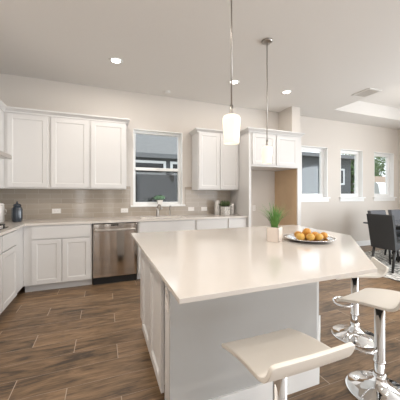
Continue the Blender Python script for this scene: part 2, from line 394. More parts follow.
# ------------------------------------------------------------------ base cabinets
BZ0, BZ1, FY = .105, .884, 3.85
def base_cab(name, label, x0, x1, drawers, doors, group='white base cabinets', loc=None, rotz=0, depth=W-FY-.012, front=None, zdraw=.165, toe=.075, skirt='cab'):
    """local frame: front face frame at y=0, facing -Y; x along the run"""
    t = thing(name, label, 'cabinet', loc if loc else (0, FY, 0), rotz, group)
    MB().box(x0, x1, 0, depth, BZ0, BZ1, .001).build('body', 'cab', t)
    MB().box(x0, x1, toe, toe+.02, 0, BZ0).build('toe_kick', skirt, t)
    for (a, b, flat) in drawers: MB().shaker(a, b, BZ1-.012-zdraw, BZ1-.012, -.02, flat=True).build('drawer', 'cab', t)
    for (a, b) in doors: MB().shaker(a, b, BZ0+.006, BZ1-.024-zdraw, -.02).build('door', 'cab', t)
    return t
base_cab('base_cabinet', 'white base cabinet with one wide drawer over two doors left of the dishwasher', -.963, -.150, [(-.868, -.166, 1)], [(-.868, -.524), (-.512, -.166)])
base_cab('sink_cabinet', 'white sink base cabinet right of the dishwasher beneath the kitchen window', .480, 1.395, [(.50, 1.375, 1)], [(.50, .932), (.942, 1.375)])
base_cab('base_cabinet', 'white base cabinet at the right end of the window wall counter beside the refrigerator alcove', 1.398, 2.358, [(1.415, 1.965, 1), (1.995, 2.335, 1)], [(1.415, 1.965), (1.995, 2.335)])
# left wall run, facing +X  (local x -> world y)
LX = -.965
base_cab('cooktop_cabinet', 'white base cabinet under the gas cooktop on the left wall', 0, .95, [(.015, .462, 1), (.475, .935, 1)], [(.015, .462), (.475, .935)], loc=(LX, 2.60, 0), rotz=PI/2, depth=.60)
base_cab('base_cabinet', 'white corner base cabinet filler where the left counter turns the corner', 0, .30, [], [], loc=(LX, 3.552, 0), rotz=PI/2, depth=.60)
base_cab('base_cabinet', 'white base cabinet on the left wall at the left edge of view', 0, .95, [(.015, .462, 1), (.475, .935, 1)], [(.015, .462), (.475, .935)], loc=(LX, 1.645, 0), rotz=PI/2, depth=.60)

# worktop (L shaped, sink cut-out)
SX0, SX1, SY0, SY1 = .56, 1.27, 3.925, 4.235
ct = MB(); z0, z1 = .885, .915; cf = 3.82
ct.box(XL+.011, -.935, 1.62, W-.011, z0, z1); ct.box(-.935, SX0, cf, W-.011, z0, z1); ct.box(SX1, 2.358, cf, W-.011, z0, z1)
ct.box(SX0, SX1, cf, SY0, z0, z1); ct.box(SX0, SX1, SY1, W-.011, z0, z1)
tag(ct.build('countertop', 'quartz', origin=(0, 4.1, .885)), 'pale L-shaped quartz countertop along the window wall and left wall', 'countertop')
# sink
sk = thing('kitchen_sink', 'stainless undermount sink below the kitchen window', 'sink', ((SX0+SX1)/2, (SY0+SY1)/2, .70))
sm = MB(); hx, hy = (SX1-SX0)/2, (SY1-SY0)/2; wl = .004
sm.box(-hx, hx, -hy, hy, 0, .01); sm.box(-hx, -hx+wl, -hy, hy, .01, .184); sm.box(hx-wl, hx, -hy, hy, .01, .184)
sm.box(-hx, hx, -hy, -hy+wl, .01, .184); sm.box(-hx, hx, hy-wl, hy, .01, .184); sm.box(-.006, .006, -hy, hy, .01, .15)
sm.build('bowl', 'nickel', sk)
MB().lathe([(0, .014), (.04, .014), (.045, .011)], -.18, 0, 20).build('drain', 'chrome', sk)
# faucet
fx, fy = .865, 4.285
fa = thing('kitchen_faucet', 'brushed nickel pull-down faucet behind the sink', 'faucet', (fx, fy, .915))
MB().lathe([(0, 0), (.030, 0), (.030, .012), (.025, .02), (.023, .10), (.021, .14), (.0, .145)], seg=24).build('body', 'nickel', fa)
MB().tube([(0, 0, .13), (0, -.005, .165), (.012, -.05, .198), (.02, -.10, .20), (.024, -.14, .18)], .014, 14).build('spout', 'nickel', fa)
MB().tube([(.024, -.139, .182), (.026, -.155, .15), (.027, -.16, .125)], .017, 14).build('spray_head', 'nickel', fa)
MB().tube([(.02, 0, .10), (.055, -.005, .12), (.095, -.01, .145)], .008, 10).build('handle', 'nickel', fa)
sd = thing('soap_dispenser', 'slim brushed nickel soap dispenser right of the faucet', 'soap dispenser', (1.085, 4.29, .915))
MB().lathe([(0, 0), (.021, 0), (.021, .01), (.014, .018), (.013, .10), (0, .10)], seg=18).build('base', 'nickel', sd)
MB().tube([(0, 0, .09), (0, 0, .16), (0, -.02, .175), (0, -.06, .172)], .010, 10).build('spout', 'nickel', sd)

# dishwasher
dw = thing('dishwasher', 'stainless steel dishwasher between the white base cabinets', 'dishwasher', (.165, FY, 0))
MB().box(-.298, .298, -.001, .56, .11, .872).build('body', 'toe', dw)
MB().box(-.302, .302, -.026, -.001, .115, .872, .006).build('door', 'brushed', dw)
MB().box(-.298, .298, .045, .06, .0, .11).build('toe_kick', 'toe', dw)
MB().box(-.06, .04, -.0275, -.02, .842, .862, .002).build('control_panel', 'blackglass', dw)
hb = MB(); hb.box(-.275, .275, -.074, -.052, .772, .802, .007); hb.box(-.275, -.25, -.06, -.02,   .774, .800, .003); hb.box(.25, .275, -.06, -.02,   .774, .800, .003)
hb.build('handle', 'steel', dw)

# cooktop with grates
ck = thing('gas_cooktop', 'black gas cooktop with iron grates set in the left counter', 'cooktop', (-1.25, 3.08, .9155))
MB().box(-.245, .245, -.38, .38, 0, .010, .003).build('top', 'blackglass', ck)
for cy in (-.25, 0, .25):
    g = MB(); q = .117
    for sx in (-.21, .21): g.box(sx-.006, sx+.006, cy-q, cy+q, .034, .046, .002)
    for sy in (cy-q, cy, cy+q): g.box(-.21, .21, sy-.006, sy+.006, .034, .046, .002)
    for sx in (-.07, .07): g.box(sx-.005, sx+.005, cy-q, cy+q, .034, .046, .002)
    for sx in (-.205, .205):
        for sy in (cy-q+.005, cy+q-.005): g.box(sx-.007, sx+.007, sy-.007, sy+.007, .010, .036, .002)
    g.build('grate', 'black', ck)
for bx, by in ((-.12, -.25), (.12, -.25), (0, 0), (-.12, .25), (.12, .25)):
    MB().lathe([(0, .03), (.028, .028), (.032, .02), (.045, .014), (.048, .010)], bx, by, 18).build('burner', 'black', ck)
# range hood
rh = thing('range_hood', 'stainless range hood over the cooktop on the left wall', 'range hood', (XL+.012, 3.08, 1.70))
MB().box(0, .58, -.44, .44, 0, .045, .004).build('canopy', 'steel', rh)
t = bmesh.new(); b0 = [(0, -.44, .045), (.57, -.44, .045), (.57, .44, .045), (0, .44, .045)]; b1 = [(0, -.16, .22), (.26, -.16, .22), (.26, .16, .22), (0, .16, .22)]
mb = MB(); mb._add(b0+b1, [(0, 1, 5, 4), (1, 2, 6, 5), (2, 3, 7, 6), (3, 0, 4, 7), (4, 5, 6, 7), (0, 3, 2, 1)]); mb.build('slope', 'steel', rh); t.free()
MB().box(0, .26, -.16, .16, .22, 1.30).build('chimney', 'steel', rh)

# ------------------------------------------------------------------ upper cabinets
UZ0, UZ1, UY = 1.372, 2.405, 4.125
def upper(label, x0, x1, doors, loc=None, rotz=0, depth=W-UY-.011, z0=UZ0, z1=UZ1, name='wall_cabinet', group='white wall cabinets'):
    t = thing(name, label, 'cabinet', loc if loc else (0, UY, 0), rotz, group)
    MB().box(x0, x1, 0, depth, z0, z1, .001).build('body', 'cab', t)
    for a, b in doors: MB().shaker(a, b, z0+.018, z1-.018, -.02).build('door', 'cab', t)
    return t
upper('white wall cabinet in the left corner above the blue jar', XL+.012, -.714, [(-1.212, -.737)])
upper('white wall cabinet with one door in the middle of the left wall cabinets', -.712, -.189, [(-.693, -.208)])
upper('white wall cabinet nearest the kitchen window on its left side', -.187, .340, [(-.170, .320)])
upper('white two door wall cabinet right of the kitchen window', 1.54, 2.357, [(1.556, 1.955), (1.973, 2.342)])
upper('white wall cabinet on the left wall beside the range hood', 0, .56, [], loc=(-1.252, 3.56, 0), rotz=PI/2, depth=.315)
def crown(path, z):      # mitred moulding swept along the cabinet fronts, outside on the right of the path
    prof = [(-.02, 0), (.012, 0), (.012, .018), (.028, .035), (.05, .052), (.05, .07), (-.02, .07)]
    P = [Vector(p) for p in path]; mb = MB(); rings = []
    for i, p in enumerate(P):
        ns = []
        if i > 0: d = (p-P[i-1]).normalized(); ns.append(Vector((d.y, -d.x)))
        if i < len(P)-1: d = (P[i+1]-p).normalized(); ns.append(Vector((d.y, -d.x)))
        m = ns[0] if len(ns) == 1 else (ns[0]+ns[1])/(1+ns[0].dot(ns[1]))
        rings.append([(p.x+m.x*d_, p.y+m.y*d_, z+dz) for d_, dz in prof])
    n = len(prof); v = [q for r in rings for q in r]; f = [tuple(range(n)), tuple(range(len(v)-1, len(v)-n-1, -1))]
    for i in range(len(rings)-1): f += [(i*n+k, (i+1)*n+k, (i+1)*n+(k+1) % n, i*n+(k+1) % n) for k in range(n)]
    mb._add(v, f); return mb
tag(crown([(-1.252, 3.56), (-1.252, UY), (.340, UY), (.340, W-.001)], UZ1).build('crown_moulding', 'cab', origin=(-.4, UY, UZ1)), 'white crown moulding along the top of the wall cabinets left of the window', 'moulding')
tag(crown([(1.54, W-.001), (1.54, UY), (2.312, UY)], UZ1-.03).build('crown_moulding', 'cab', origin=(1.95, UY, UZ1-.03)), 'white crown moulding on the wall cabinet right of the window', 'moulding')

# refrigerator alcove surround
EX0, EX1, EY = 2.36, 3.51, 3.78
en = thing('refrigerator_surround', 'tall white refrigerator surround with two doors above the empty alcove', 'cabinet', (EX0, EY, 0))
def ep(name, mb, mat): return mb.build(name, mat, en, (EX0, EY, 0))
ep('side_panel', MB().box(EX0, EX0+.045, EY, W-.001, 0, 2.38, .001), 'cab')
ep('side_panel', MB().box(3.425, EX1, EY, W-.001, 0, 2.38, .001), 'cab')
ep('inner_lining', MB().box(3.419, 3.425, EY+.02, W-.001, 0, 1.78), 'birch')['label'] = 'tan unfinished wood lining'
ep('body', MB().box(EX0+.045, 3.425, EY+.002, W-.001, 1.785, 2.38, .001), 'cab')
ep('door', MB().shaker(2.425, 2.905, 1.815, 2.355, EY-.018), 'cab'); ep('door', MB().shaker(2.935, 3.41, 1.815, 2.355, EY-.018), 'cab')
ep('crown', crown([(EX0, 4.06), (EX0, EY), (EX1, EY), (EX1, 4.02)], 2.38), 'cab')

# ------------------------------------------------------------------ island
ITOP = [(.255, .872), (1.30, .872), (2.13, 1.665), (2.205, 2.497), (.255, 2.515)]
ITOP = [(.255, .872), (1.298, .872), (2.118, 1.66), (2.21, 2.505), (.25, 2.52)]
tag(MB().prism(ITOP, .895, .915, .002).build('island_countertop', 'quartz', origin=(1.2, 1.7, .895)), 'large pale polished quartz island top with a clipped corner', 'countertop')
IX, IY0, IY1 = .336, 1.325, 2.49
isl = thing('kitchen_island', 'white kitchen island base with grey seating side and cabinet doors on its left', 'island', (IX, IY0, 0))
def ip(name, mb, mat): return mb.build(name, mat, isl, (IX, IY0, 0))
ip('body', MB().prism([(IX+.02, IY0+.02), (1.345, IY0+.02), (1.93, 1.86), (1.93, IY1), (IX+.02, IY1)], .105,    .8945), 'cab')
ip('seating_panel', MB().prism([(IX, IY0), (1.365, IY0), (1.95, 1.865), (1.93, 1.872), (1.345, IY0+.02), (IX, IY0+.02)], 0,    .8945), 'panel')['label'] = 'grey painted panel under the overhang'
bbp = [(IX+.06, IY0-.015), (1.372, IY0-.015), (1.966, 1.862), (1.95, 1.868), (1.365, IY0), (IX+.06, IY0)]
ip('baseboard', MB().prism(bbp, 0, .12, .002), 'trim')
ip('corner_post', MB().box(IX, IX+.02, IY0+.02, IY0+.13, 0,    .8945, .001), 'cab')
ip('toe_kick', MB().box(IX+.07, IX+.09, IY0+.13, IY1, 0, .105), 'cab')
def rot_door(y0, y1, z0, z1):      # shaker leaf facing -X at x = IX
    m = MB().shaker(-y1, -y0, z0, z1, -.02, d=.012)
    bmesh.ops.transform(m.bm, matrix=Matrix.Translation((IX, 0, 0)) @ Matrix.Rotation(-PI/2, 4, 'Z'), verts=m.bm.verts[:]); return m
ip('door', rot_door(1.465, 1.85, .12, .80), 'cab'); ip('door', rot_door(1.86, 2.245, .12, .80), 'cab')
ip('end_filler', MB().box(IX, IX+.02, 2.25, IY1, .105,    .8945, .001), 'cab')
ip('top_rail', MB().box(IX+.004, IX+.02, IY0+.13, 2.25, .81,    .8945, .001), 'cab')

def outlet(label, loc, rotz=0, horizontal=True, slots=2):
    w, h = (.118, .072) if horizontal else (.072, .118)
    t = thing('outlet', label, 'outlet', loc, rotz, 'white wall outlets')
    MB().box(-w/2, w/2, -.006, 0, -h/2, h/2, .002).build('cover_plate', 'plastic', t)
    for s_ in (-1, 1):
        cx, cz = (s_*.022, 0) if horizontal else (0, s_*.022)
        m = MB().box(cx-.013, cx+.013, -.0075, -.005, cz-.013, cz+.013, .001); sk_ = m.build('socket', 'plastic', t)
        q = MB()
        for d in (-.006, .006): q.box(cx+d-.0014, cx+d+.0014, -.0082, -.0070, cz-.006, cz+.006)
        q.build('slots', 'socket', sk_)
    return t
oy = W-.0101
outlet('white outlet on the tile backsplash left of the dishwasher', (-.678, oy, 1.034))
outlet('white outlet on the tile backsplash just left of the kitchen window', (.335, oy, 1.02))
outlet('left one of two white outlets right of the kitchen window', (1.53, oy, 1.02))
outlet('white outlet on the tile backsplash beside the grey canister and right of its twin', (1.79, oy, 1.016))
outlet('white outlet on the wall inside the refrigerator alcove', (2.90, W-.001, 1.01), 0, False)
outlet('white outlet on the left corner post of the island', (IX-.0001, 1.385, .70), -PI/2, False)

# ------------------------------------------------------------------ ceiling fixtures
def can_light(label, x, y, watt=8):
    t = thing('recessed_light', label, 'ceiling light', (x, y, H), 0, 'recessed ceiling lights')
    MB().lathe([(.055, -.002), (.062, -.008), (.078, -.006), (.085, 0), (.055, 0)], seg=32).build('trim_ring', 'trim', t)
    MB().lathe([(0, -.004), (.055, -.004), (.055, -.001), (0, -.001)], seg=32).build('lens', 'glow', t)
    l = bpy.data.lights.new('can_lamp', 'AREA'); l.shape = 'DISK'; l.size = .11; l.energy = watt; l.color = (1, .92, .83)
    lo = bpy.data.objects.new('can_lamp', l); COL.objects.link(lo); lo.location = (x, y, H-.02)
    return t
can_light('lit recessed ceiling light above the dishwasher', .156, 3.485)
can_light('lit recessed ceiling light behind the nearer pendant rod', 1.909, 3.49, 5.5)
can_light('lit recessed ceiling light in front of the refrigerator surround', 2.937, 3.507, 4.5)
MBd = MB().lathe([(0, -.022), (.05, -.02), (.062, -.008), (.065, 0), (0, 0)], seg=24)
tag(MBd.build('smoke_detector', 'ceiling', origin=(0, 0, 0)), 'small round white detector on the ceiling near the window wall', 'detector').location = (1.02, 4.243, H)
for (x, y, lb) in ((-.62, 1.7, 'added fill ceiling light over the aisle left of the island'), (2.9, .2, 'added fill ceiling light in front of the clipped corner of the island'), (1.0, -.6, 'added fill ceiling light behind the camera on the left'),
    (3.6, -.6, 'added fill ceiling light behind the camera on the right'), (3.9, 1.4, 'added fill ceiling light between island and dining table')):
    can_light(lb, x, y, 26 if x < 0 else 14)  # out-of-view ceiling lights added to brighten the room and island side
# air vent
vt = thing('air_vent', 'white ceiling air vent beside the raised tray', 'vent', (4.25, 3.04, H))
vf = MB(); a, b = .15, .165
vf.box(-a, -a+.03, -b, b, -.012, 0, .002); vf.box(a-.03, a, -b, b, -.012, 0, .002); vf.box(-a+.03, a-.03, -b, -b+.03, -.012, 0, .002); vf.box(-a+.03, a-.03, b-.03, b, -.012, 0, .002)
vf.build('frame', 'vent', vt)
MB().box(-a+.03, a-.03, -b+.03, b-.03, -.003, -.001).build('backing', 'ventdark', vt)
for k in range(9):
    x = -.105+k*.02625
    m = MB(); m._add([(x-.010, -b+.03, -.003), (x+.006, -b+.03, -.011), (x+.006, b-.03, -.011), (x-.010, b-.03, -.003), (x-.008, -b+.03, -.003), (x+.008, -b+.03, -.011), (x+.008, b-.03, -.011), (x-.008, b-.03, -.003)],
        [(0, 1, 2, 3), (7, 6, 5, 4), (0, 4, 5, 1), (1, 5, 6, 2), (2, 6, 7, 3), (3, 7, 4, 0)]); m.build('louvre', 'vent', vt)
# pendants
def pendant(label, x, y):
    t = thing('pendant_light', label, 'pendant lamp', (x, y, 1.645), 0, 'pendant lights over the island')
    hh = H-1.645
    MB().lathe([(0, hh), (.062, hh), (.062, hh-.012), (.05, hh-.022), (.014, hh-.03), (0, hh-.03)], seg=28).build('canopy', 'nickel', t)
    MB().cyl((0, 0, .26), (0, 0, hh-.028), .0058, seg=12).build('rod', 'nickel', t)
    MB().lathe([(0, .27), (.012, .268), (.012, .235), (.014, .212), (.016, .196), (0, .196)], seg=24).build('cap', 'nickel', t)
    MB().lathe([(.015, .204), (.036, .200), (.055, .190), (.0625, .176), (.063, .160), (.0605, .12), (.0565, .07), (.0545, .03), (.054, .004), (.052, 0), (.050, .004), (.051, .03), (.054, .08), (.058, .12), (.059, .16), (.052, .182), (.030, .192), (.015, .196)], seg=36).build('shade', 'shade', t)
    MB().ball((0, 0, .09), .026, (1, 1, 1.3)).build('bulb', 'bulb', t)
    return t
pendant('nearer frosted glass pendant lamp hanging left over the island', .835, 1.562)
pendant('farther frosted glass pendant lamp with its ceiling canopy in view', 1.753, 2.422)

# ------------------------------------------------------------------ bar stools
def seat_mesh():
    pr = [(.185, -.052), (.172, -.043), (.145, -.033), (.10, -.022), (.053, -.012), (0, -.004), (-.06, .001), (-.11, .005), (-.14, .012), (-.160, .026), (-.174, .046), (-.184, .070), (-.189, .086)]
    def cat(p0, p1, p2, p3, t_):
        return tuple(.5*(2*b+(c-a)*t_+(2*a-5*b+4*c-d)*t_*t_+(-a+3*b-3*c+d)*t_**3) for a, b, c, d in zip(p0, p1, p2, p3))
    q = []
    for i in range(len(pr)-1):
        p0, p3 = pr[max(i-1, 0)], pr[min(i+2, len(pr)-1)]
        q += [cat(p0, pr[i], pr[i+1], p3, k/4) for k in range(4)]
    pr = q+[pr[-1]]; n = len(pr); th = .017; mb = MB(); nu = 25; top = []; bot = []
    for i, (y, z) in enumerate(pr):
        a, b = pr[max(i-1, 0)], pr[min(i+1, n-1)]; d = Vector((b[0]-a[0], b[1]-a[1])).normalized(); nz = (d.y, -d.x)
        if nz[1] > 0: nz = (-nz[0], -nz[1])
        nz = (-d.y*-1 if False else d.y, -d.x) if d.x > 0 else (-d.y, d.x)
        e = max(0, 1-min(i, n-1-i)/5.0); h = .193-.020*(1-math.sqrt(max(0, 1-e*e)))
        us = [-1+2*k/(nu-1) for k in range(nu)]
        top.append([(h*u, y, z-.003*(1-u*u)) for u in us]); bot.append([(h*u, y+nz[0]*th, z-.003*(1-u*u)+nz[1]*th) for u in us])
    mb.grid(top); mb.grid(bot); mb.bm.verts.ensure_lookup_table(); V = mb.bm.verts; N_ = n*nu
    loop = [i*nu for i in range(n)]+[(n-1)*nu+k for k in range(1, nu)]+[i*nu+nu-1 for i in range(n-2, -1, -1)]+[k for k in range(nu-2, 0, -1)]
    for a_, b_ in zip(loop, loop[1:]+loop[:1]):
        f = mb.bm.faces.new([V[a_], V[b_], V[b_+N_], V[a_+N_]]); f.smooth = True
        for ed in f.edges:
            if {v.index for v in ed.verts} in ({a_, b_}, {a_+N_, b_+N_}): ed.smooth = False
    return mb
def make_stool(label, loc, rotz, sh, fz=.29, frot=math.radians(36)):
    t = thing('bar_stool', label, 'stool', loc, rotz, 'white bar stools at the island')
    s = seat_mesh()
    bmesh.ops.translate(s.bm, verts=s.bm.verts[:], vec=(0, 0, sh)); so = s.build('seat', 'leather', t)
    bv = so.modifiers.new('bevel', 'BEVEL'); bv.width = .003; bv.segments = 2; bv.limit_method = 'ANGLE'; bv.angle_limit = math.radians(50)
    MB().lathe([(0, 0), (.192, 0), (.195, .004), (.193, .009), (.175, .016), (.13, .026), (.09, .038), (.058, .055), (.042, .075), (.036, .10), (.034, .125), (0, .125)], seg=56).build('base', 'chrome', t)
    MB().lathe([(.032, .12), (.032, .195), (.034, .197), (.034, .207), (.0285, .209), (.0285, sh-.05), (0, sh-.05)], seg=28).build('column', 'chrome', t)
    MB().box(-.07, .07, -.07, .07, sh-.05, sh-.030, .004).build('mount_plate', 'black', t)
    pts = [(x_, y_*.8, z_) for x_, y_, z_ in [(.02, .02, fz), (.085, .035, fz), (.112, .085, fz), (.105, .15, fz), (.07, .2, fz), (0, .222, fz), (-.07, .2, fz), (-.105, .15, fz), (-.112, .085, fz), (-.085, .035, fz), (-.02, .02, fz)]]
    # smooth the loop
    for _ in range(2):
        q = [pts[0]]
        for p0, p1 in zip(pts, pts[1:]): q += [tuple(.75*a_+.25*b_ for a_, b_ in zip(p0, p1)), tuple(.25*a_+.75*b_ for a_, b_ in zip(p0, p1))]
        pts = q+[pts[-1]]
    MB().tube(pts, .009, 12).build('footrest', 'chrome', t).rotation_euler = (0, 0, frot-rotz)
    return t
make_stool('cream bar stool in the foreground at the grey side of the island', (.705, .885, 0), 0, .640, frot=PI)
make_stool('cream bar stool at the right edge of the picture with its chrome base in view', (1.685, 1.118, 0), math.radians(10), .630)
make_stool('farthest cream bar stool tucked under the clipped corner of the island', (2.145, 1.645, 0), math.radians(50), .610)

# ------------------------------------------------------------------ things on the island
pl = thing('potted_grass', 'green grass plant in a pale square pot on the island', 'plant', (1.283, 1.672, .915), math.radians(33))
pm = MB(); hw = .0475; ph = .115
pm.box(-hw, hw, -hw, hw, 0, .008, .002)
for bx in ((-hw, -hw+.008, -hw, hw), (hw-.008, hw, -hw, hw), (-hw, hw, -hw, -hw+.008), (-hw, hw, hw-.008, hw)): pm.box(*bx, .004, ph, .002)
pm.build('pot', 'potwhite', pl)
MB().box(-hw+.008, hw-.008, -hw+.008, hw-.008, .008, ph-.012).build('soil', 'soil', pl)
gm = MB()
def blade(mb, base, ang, lean, ln, w, curl=.6, seg=6):
    d = Vector((math.cos(ang), math.sin(ang), 0)); side = Vector((-d.y, d.x, 0)); L_ = []; R_ = []
    for i in range(seg+1):
        t_ = i/seg; p = Vector(base)+d*(lean*ln*(t_**(1+curl)))+Vector((0, 0, ln*(t_-lean*.35*t_*t_)))
        ww = w*(1-t_**1.6)*.5+.0002; L_.append(p-side*ww); R_.append(p+side*ww)
    for i in range(seg): mb._add([L_[i], R_[i], R_[i+1], L_[i+1]], [(0, 1, 2, 3)], True)
for k in range(140):
    a_ = random.uniform(0, 2*PI); r_ = random.uniform(0, .026)
    blade(gm, (r_*math.cos(a_), r_*math.sin(a_), ph-.014), a_+random.uniform(-.5, .5), random.uniform(.10, .85), random.uniform(.14, .245), random.uniform(.0042, .0075))
g_ = gm.build('grass', 'grass', pl, recalc=False)

tr = thing('fruit_tray', 'round silver tray holding oranges on the island', 'tray', (1.566, 1.605, .915))
MB().lathe([(0, 0), (.10, 0), (.125, .004), (.165, .016), (.192, .022), (.194, .026), (.188, .027), (.16, .021), (.122, .009), (.10, .006), (0, .006)], seg=48).build('dish', 'silver', tr)
rb = MB()
for k in range(48):
    a_ = 2*PI*k/48; rb.ball((.191*math.cos(a_), .191*math.sin(a_), .026), .006, sub=1)
rb.build('beaded_rim', 'silver', tr)
# camera-side right direction on the island: R=(.934,-.358), F=(.358,.934)
fr_pos = [(-.085, -.045, .034, 'fruity', 'yellow orange fruit at the left front of the silver tray'), (-.062, .055, .034, 'fruit', 'orange fruit at the left back of the silver tray'),
 (-.008, -.055, .033, 'fruity', 'greenish yellow fruit at the front middle of the silver tray'), (.012, .030, .034, 'fruit', 'orange fruit in the centre of the silver tray, under the topmost one'),
 (.066, -.042, .032, 'fruity', 'yellow fruit at the front right of the silver tray'), (.075, .045, .032, 'fruit', 'orange fruit at the right back of the silver tray'),
 (.127, .002, .031, 'fruit', 'orange fruit at the right end of the silver tray'), (.020, .105, .033, 'fruit', 'orange fruit at the very back of the silver tray')]
def make_fruit(label, x, y, z, r, mat):
    t = thing('orange', label, 'fruit', (x, y, z), random.uniform(0, 6), 'oranges on the silver tray')
    m = MB(); m.lathe([(0, -r*.90), (r*.25, -r*.89), (r*.55, -r*.76), (r*.85, -r*.45), (r, 0), (r*.93, r*.38), (r*.72, r*.66), (r*.42, r*.84), (r*.15, r*.88), (0, r*.84)], seg=24); m.build('flesh', mat, t)
    MB().lathe([(0, r*.93), (.004, r*.93), (.005, r*.86), (.009, r*.84), (0, r*.83)], seg=8).build('stem', 'stem', t); return t
for dr, df, r, mt, lb in fr_pos:
    rr = math.hypot(dr, df); zb = .921 + (0 if rr < .11 else (rr-.11)*.30)
    make_fruit(lb, 1.566+dr*.934+df*.358, 1.605-dr*.358+df*.934, zb+r*.90, r, mt)
make_fruit('topmost orange fruit resting on the others on the silver tray', 1.566-.012*.934+.0*.358, 1.605+.012*.358, .921+.066, .031, 'fruit')

# ------------------------------------------------------------------ things on the counters
cn = thing('canister', 'white lidded ceramic canister at the left edge of the counter', 'canister', (-1.335, 4.15, .915), 0)
MB().lathe([(0, 0), (.072, 0), (.080, .01), (.080, .205), (.074, .222), (.068, .228), (0, .228)], seg=36).build('body', 'ceramic', cn)
MB().lathe([(0, .295), (.014, .291), (.018, .282), (.012, .270), (.03, .264), (.066, .254), (.078, .24), (.078, .224), (0, .224)], seg=36).build('lid', 'ceramic', cn)
for s_ in (-1, 1): MB().tube([(s_*.078, 0, .175), (s_*.096, 0, .17), (s_*.100, 0, .145), (s_*.096, 0, .11), (s_*.078, 0, .105)], .007, 10).build('handle', 'ceramic', cn)
bj = thing('jar', 'dark blue glazed jar with a knobbed lid in the counter corner', 'jar', (-1.10, 4.115, .915))
m = MB(); prof = [(0, 0), (.052, 0), (.060, .012), (.063, .06), (.063, .17), (.057, .192), (.046, .204), (.044, .214), (0, .214)]
m.lathe(prof, seg=48)
for v in m.bm.verts:
    r_ = math.hypot(v.co.x, v.co.y)
    if r_ > .05:
        a_ = math.atan2(v.co.y, v.co.x); k_ = 1+.025*math.cos(12*a_); v.co.x *= k_; v.co.y *= k_
m.build('body', 'bluejar', bj)
MB().lathe([(0, .283), (.009, .280), (.012, .270), (.008, .258), (.014, .252), (.035, .244), (.047, .232), (.048, .216), (0, .214)], seg=32).build('lid', 'bluejar', bj)
c1 = thing('canister', 'tall pale grey canister behind the succulent planter on the counter', 'canister', (1.985, 4.26, .915))
MB().lathe([(0, 0), (.050, 0), (.053, .006), (.053, .195), (.049, .205), (0, .205)], seg=32).build('body', 'gcan_tall', c1)
MB().lathe([(0, .268), (.018, .266), (.035, .258), (.036, .245), (.044, .225), (.050, .212), (.050, .203), (0, .203)], seg=32).build('lid', 'ceramic', c1)
c2 = thing('canister', 'short grey patterned canister with a cream lid beside the alcove panel', 'canister', (2.255, 4.21, .915))
MB().lathe([(0, 0), (.042, 0), (.045, .006), (.045, .155), (.042, .16), (0, .16)], seg=32).build('body', 'gcan', c2)
MB().lathe([(0, .205), (.030, .203), (.038, .196), (.040, .165), (.046, .162), (.046, .155), (0, .155)], seg=32).build('lid', 'ceramic', c2)
def leafy(mb, c, n, ln, w, up):
    for k in range(n):
        a_ = random.uniform(0, 2*PI); e = random.uniform(*up); d = Vector((math.cos(a_)*math.cos(e), math.sin(a_)*math.cos(e), math.sin(e)))
        s = Vector((-math.sin(a_), math.cos(a_), 0)); nn = d.cross(s); l = ln*random.uniform(.7, 1.2); c_ = Vector(c)+Vector((random.uniform(-.02, .02), random.uniform(-.02, .02), 0))
        tip = c_+d*l; mid = c_+d*l*.55
        mb._add([c_, mid-s*w, tip, mid+s*w, mid+nn*w*.7, mid-nn*w*.5], [(0, 1, 4), (1, 2, 4), (2, 3, 4), (3, 0, 4), (0, 5, 1), (1, 5, 2), (2, 5, 3), (3, 5, 0)], True)
sp = thing('succulent_planter', 'dark green succulent in a grey patterned square pot between the canisters', 'plant', (2.075, 4.115, .915), math.radians(12))
m = MB(); m.box(-.062, .062, -.062, .062, 0, .155, .005); m.build('pot', 'gcan', sp)
MB().box(-.055, .055, -.055, .055, .152, .160).build('soil', 'soil', sp)
m = MB()
for cx, cy in ((-.03, -.02), (.03, -.03), (0, .03), (.035, .02), (-.04, .03)): leafy(m, (cx, cy, .158), 22, .105, .009, (.3, 1.5))
m.build('leaves', 'olive', sp, recalc=False)
sw = thing('potted_succulent', 'small green succulent in a white pot on the kitchen window sill', 'plant', (.945, 4.475, KW[2]+.0015), 0)
m = MB(); q = [(-.036, -.036), (.036, -.036), (.036, .036), (-.036, .036)]; q2 = [(x*1.33, y*1.33) for x, y in q]
m._add([(x, y, 0) for x, y in q]+[(x, y, .085) for x, y in q2], [(3, 2, 1, 0), (0, 1, 5, 4), (1, 2, 6, 5), (2, 3, 7, 6), (3, 0, 4, 7), (4, 5, 6, 7)]); m.build('pot', 'ceramic', sw)
m = MB()
for cx, cy in ((-.035, -.02), (.03, -.025), (0, .02), (.035, .03), (-.03, .03)): leafy(m, (cx, cy, .083), 34, .085, .012, (.45, 1.5))
m.build('leaves', 'succ', sw, recalc=False)

# ------------------------------------------------------------------ dining area
tag(MB().box(4.08, 7.0, 1.75, 3.93, .0005, .011, .003).build('area_rug', 'rug', origin=(5.5, 2.85, 0)), 'pale rug with black dashes under the dining set', 'rug')
RZ = .0125
dt = thing('dining_table', 'dark dining table at the right edge behind the charcoal chair', 'table', (5.70, 2.98, RZ))
MB().box(-.98, .98, -.46, .46, .715, .745, .006).build('tabletop', 'tabletop', dt)
MB().box(-.85, .85, -.32, .32, .655, .715, .004).build('apron', 'darkwood', dt)
for sx in (-.33, .33):
    MB().box(sx-.05, sx+.05, -.07, .07, .06, .655, .006).build('leg', 'darkwood', dt)
    m = MB(); m.extrude_x([(-.33, 0), (.33, 0), (.33, .04), (.10, .10), (-.10, .10), (-.33, .04)], sx-.05, sx+.05); m.build('foot', 'darkwood', dt)
MB().box(-.28, .28, -.03, .03, .20, .29, .004).build('stretcher', 'darkwood', dt)
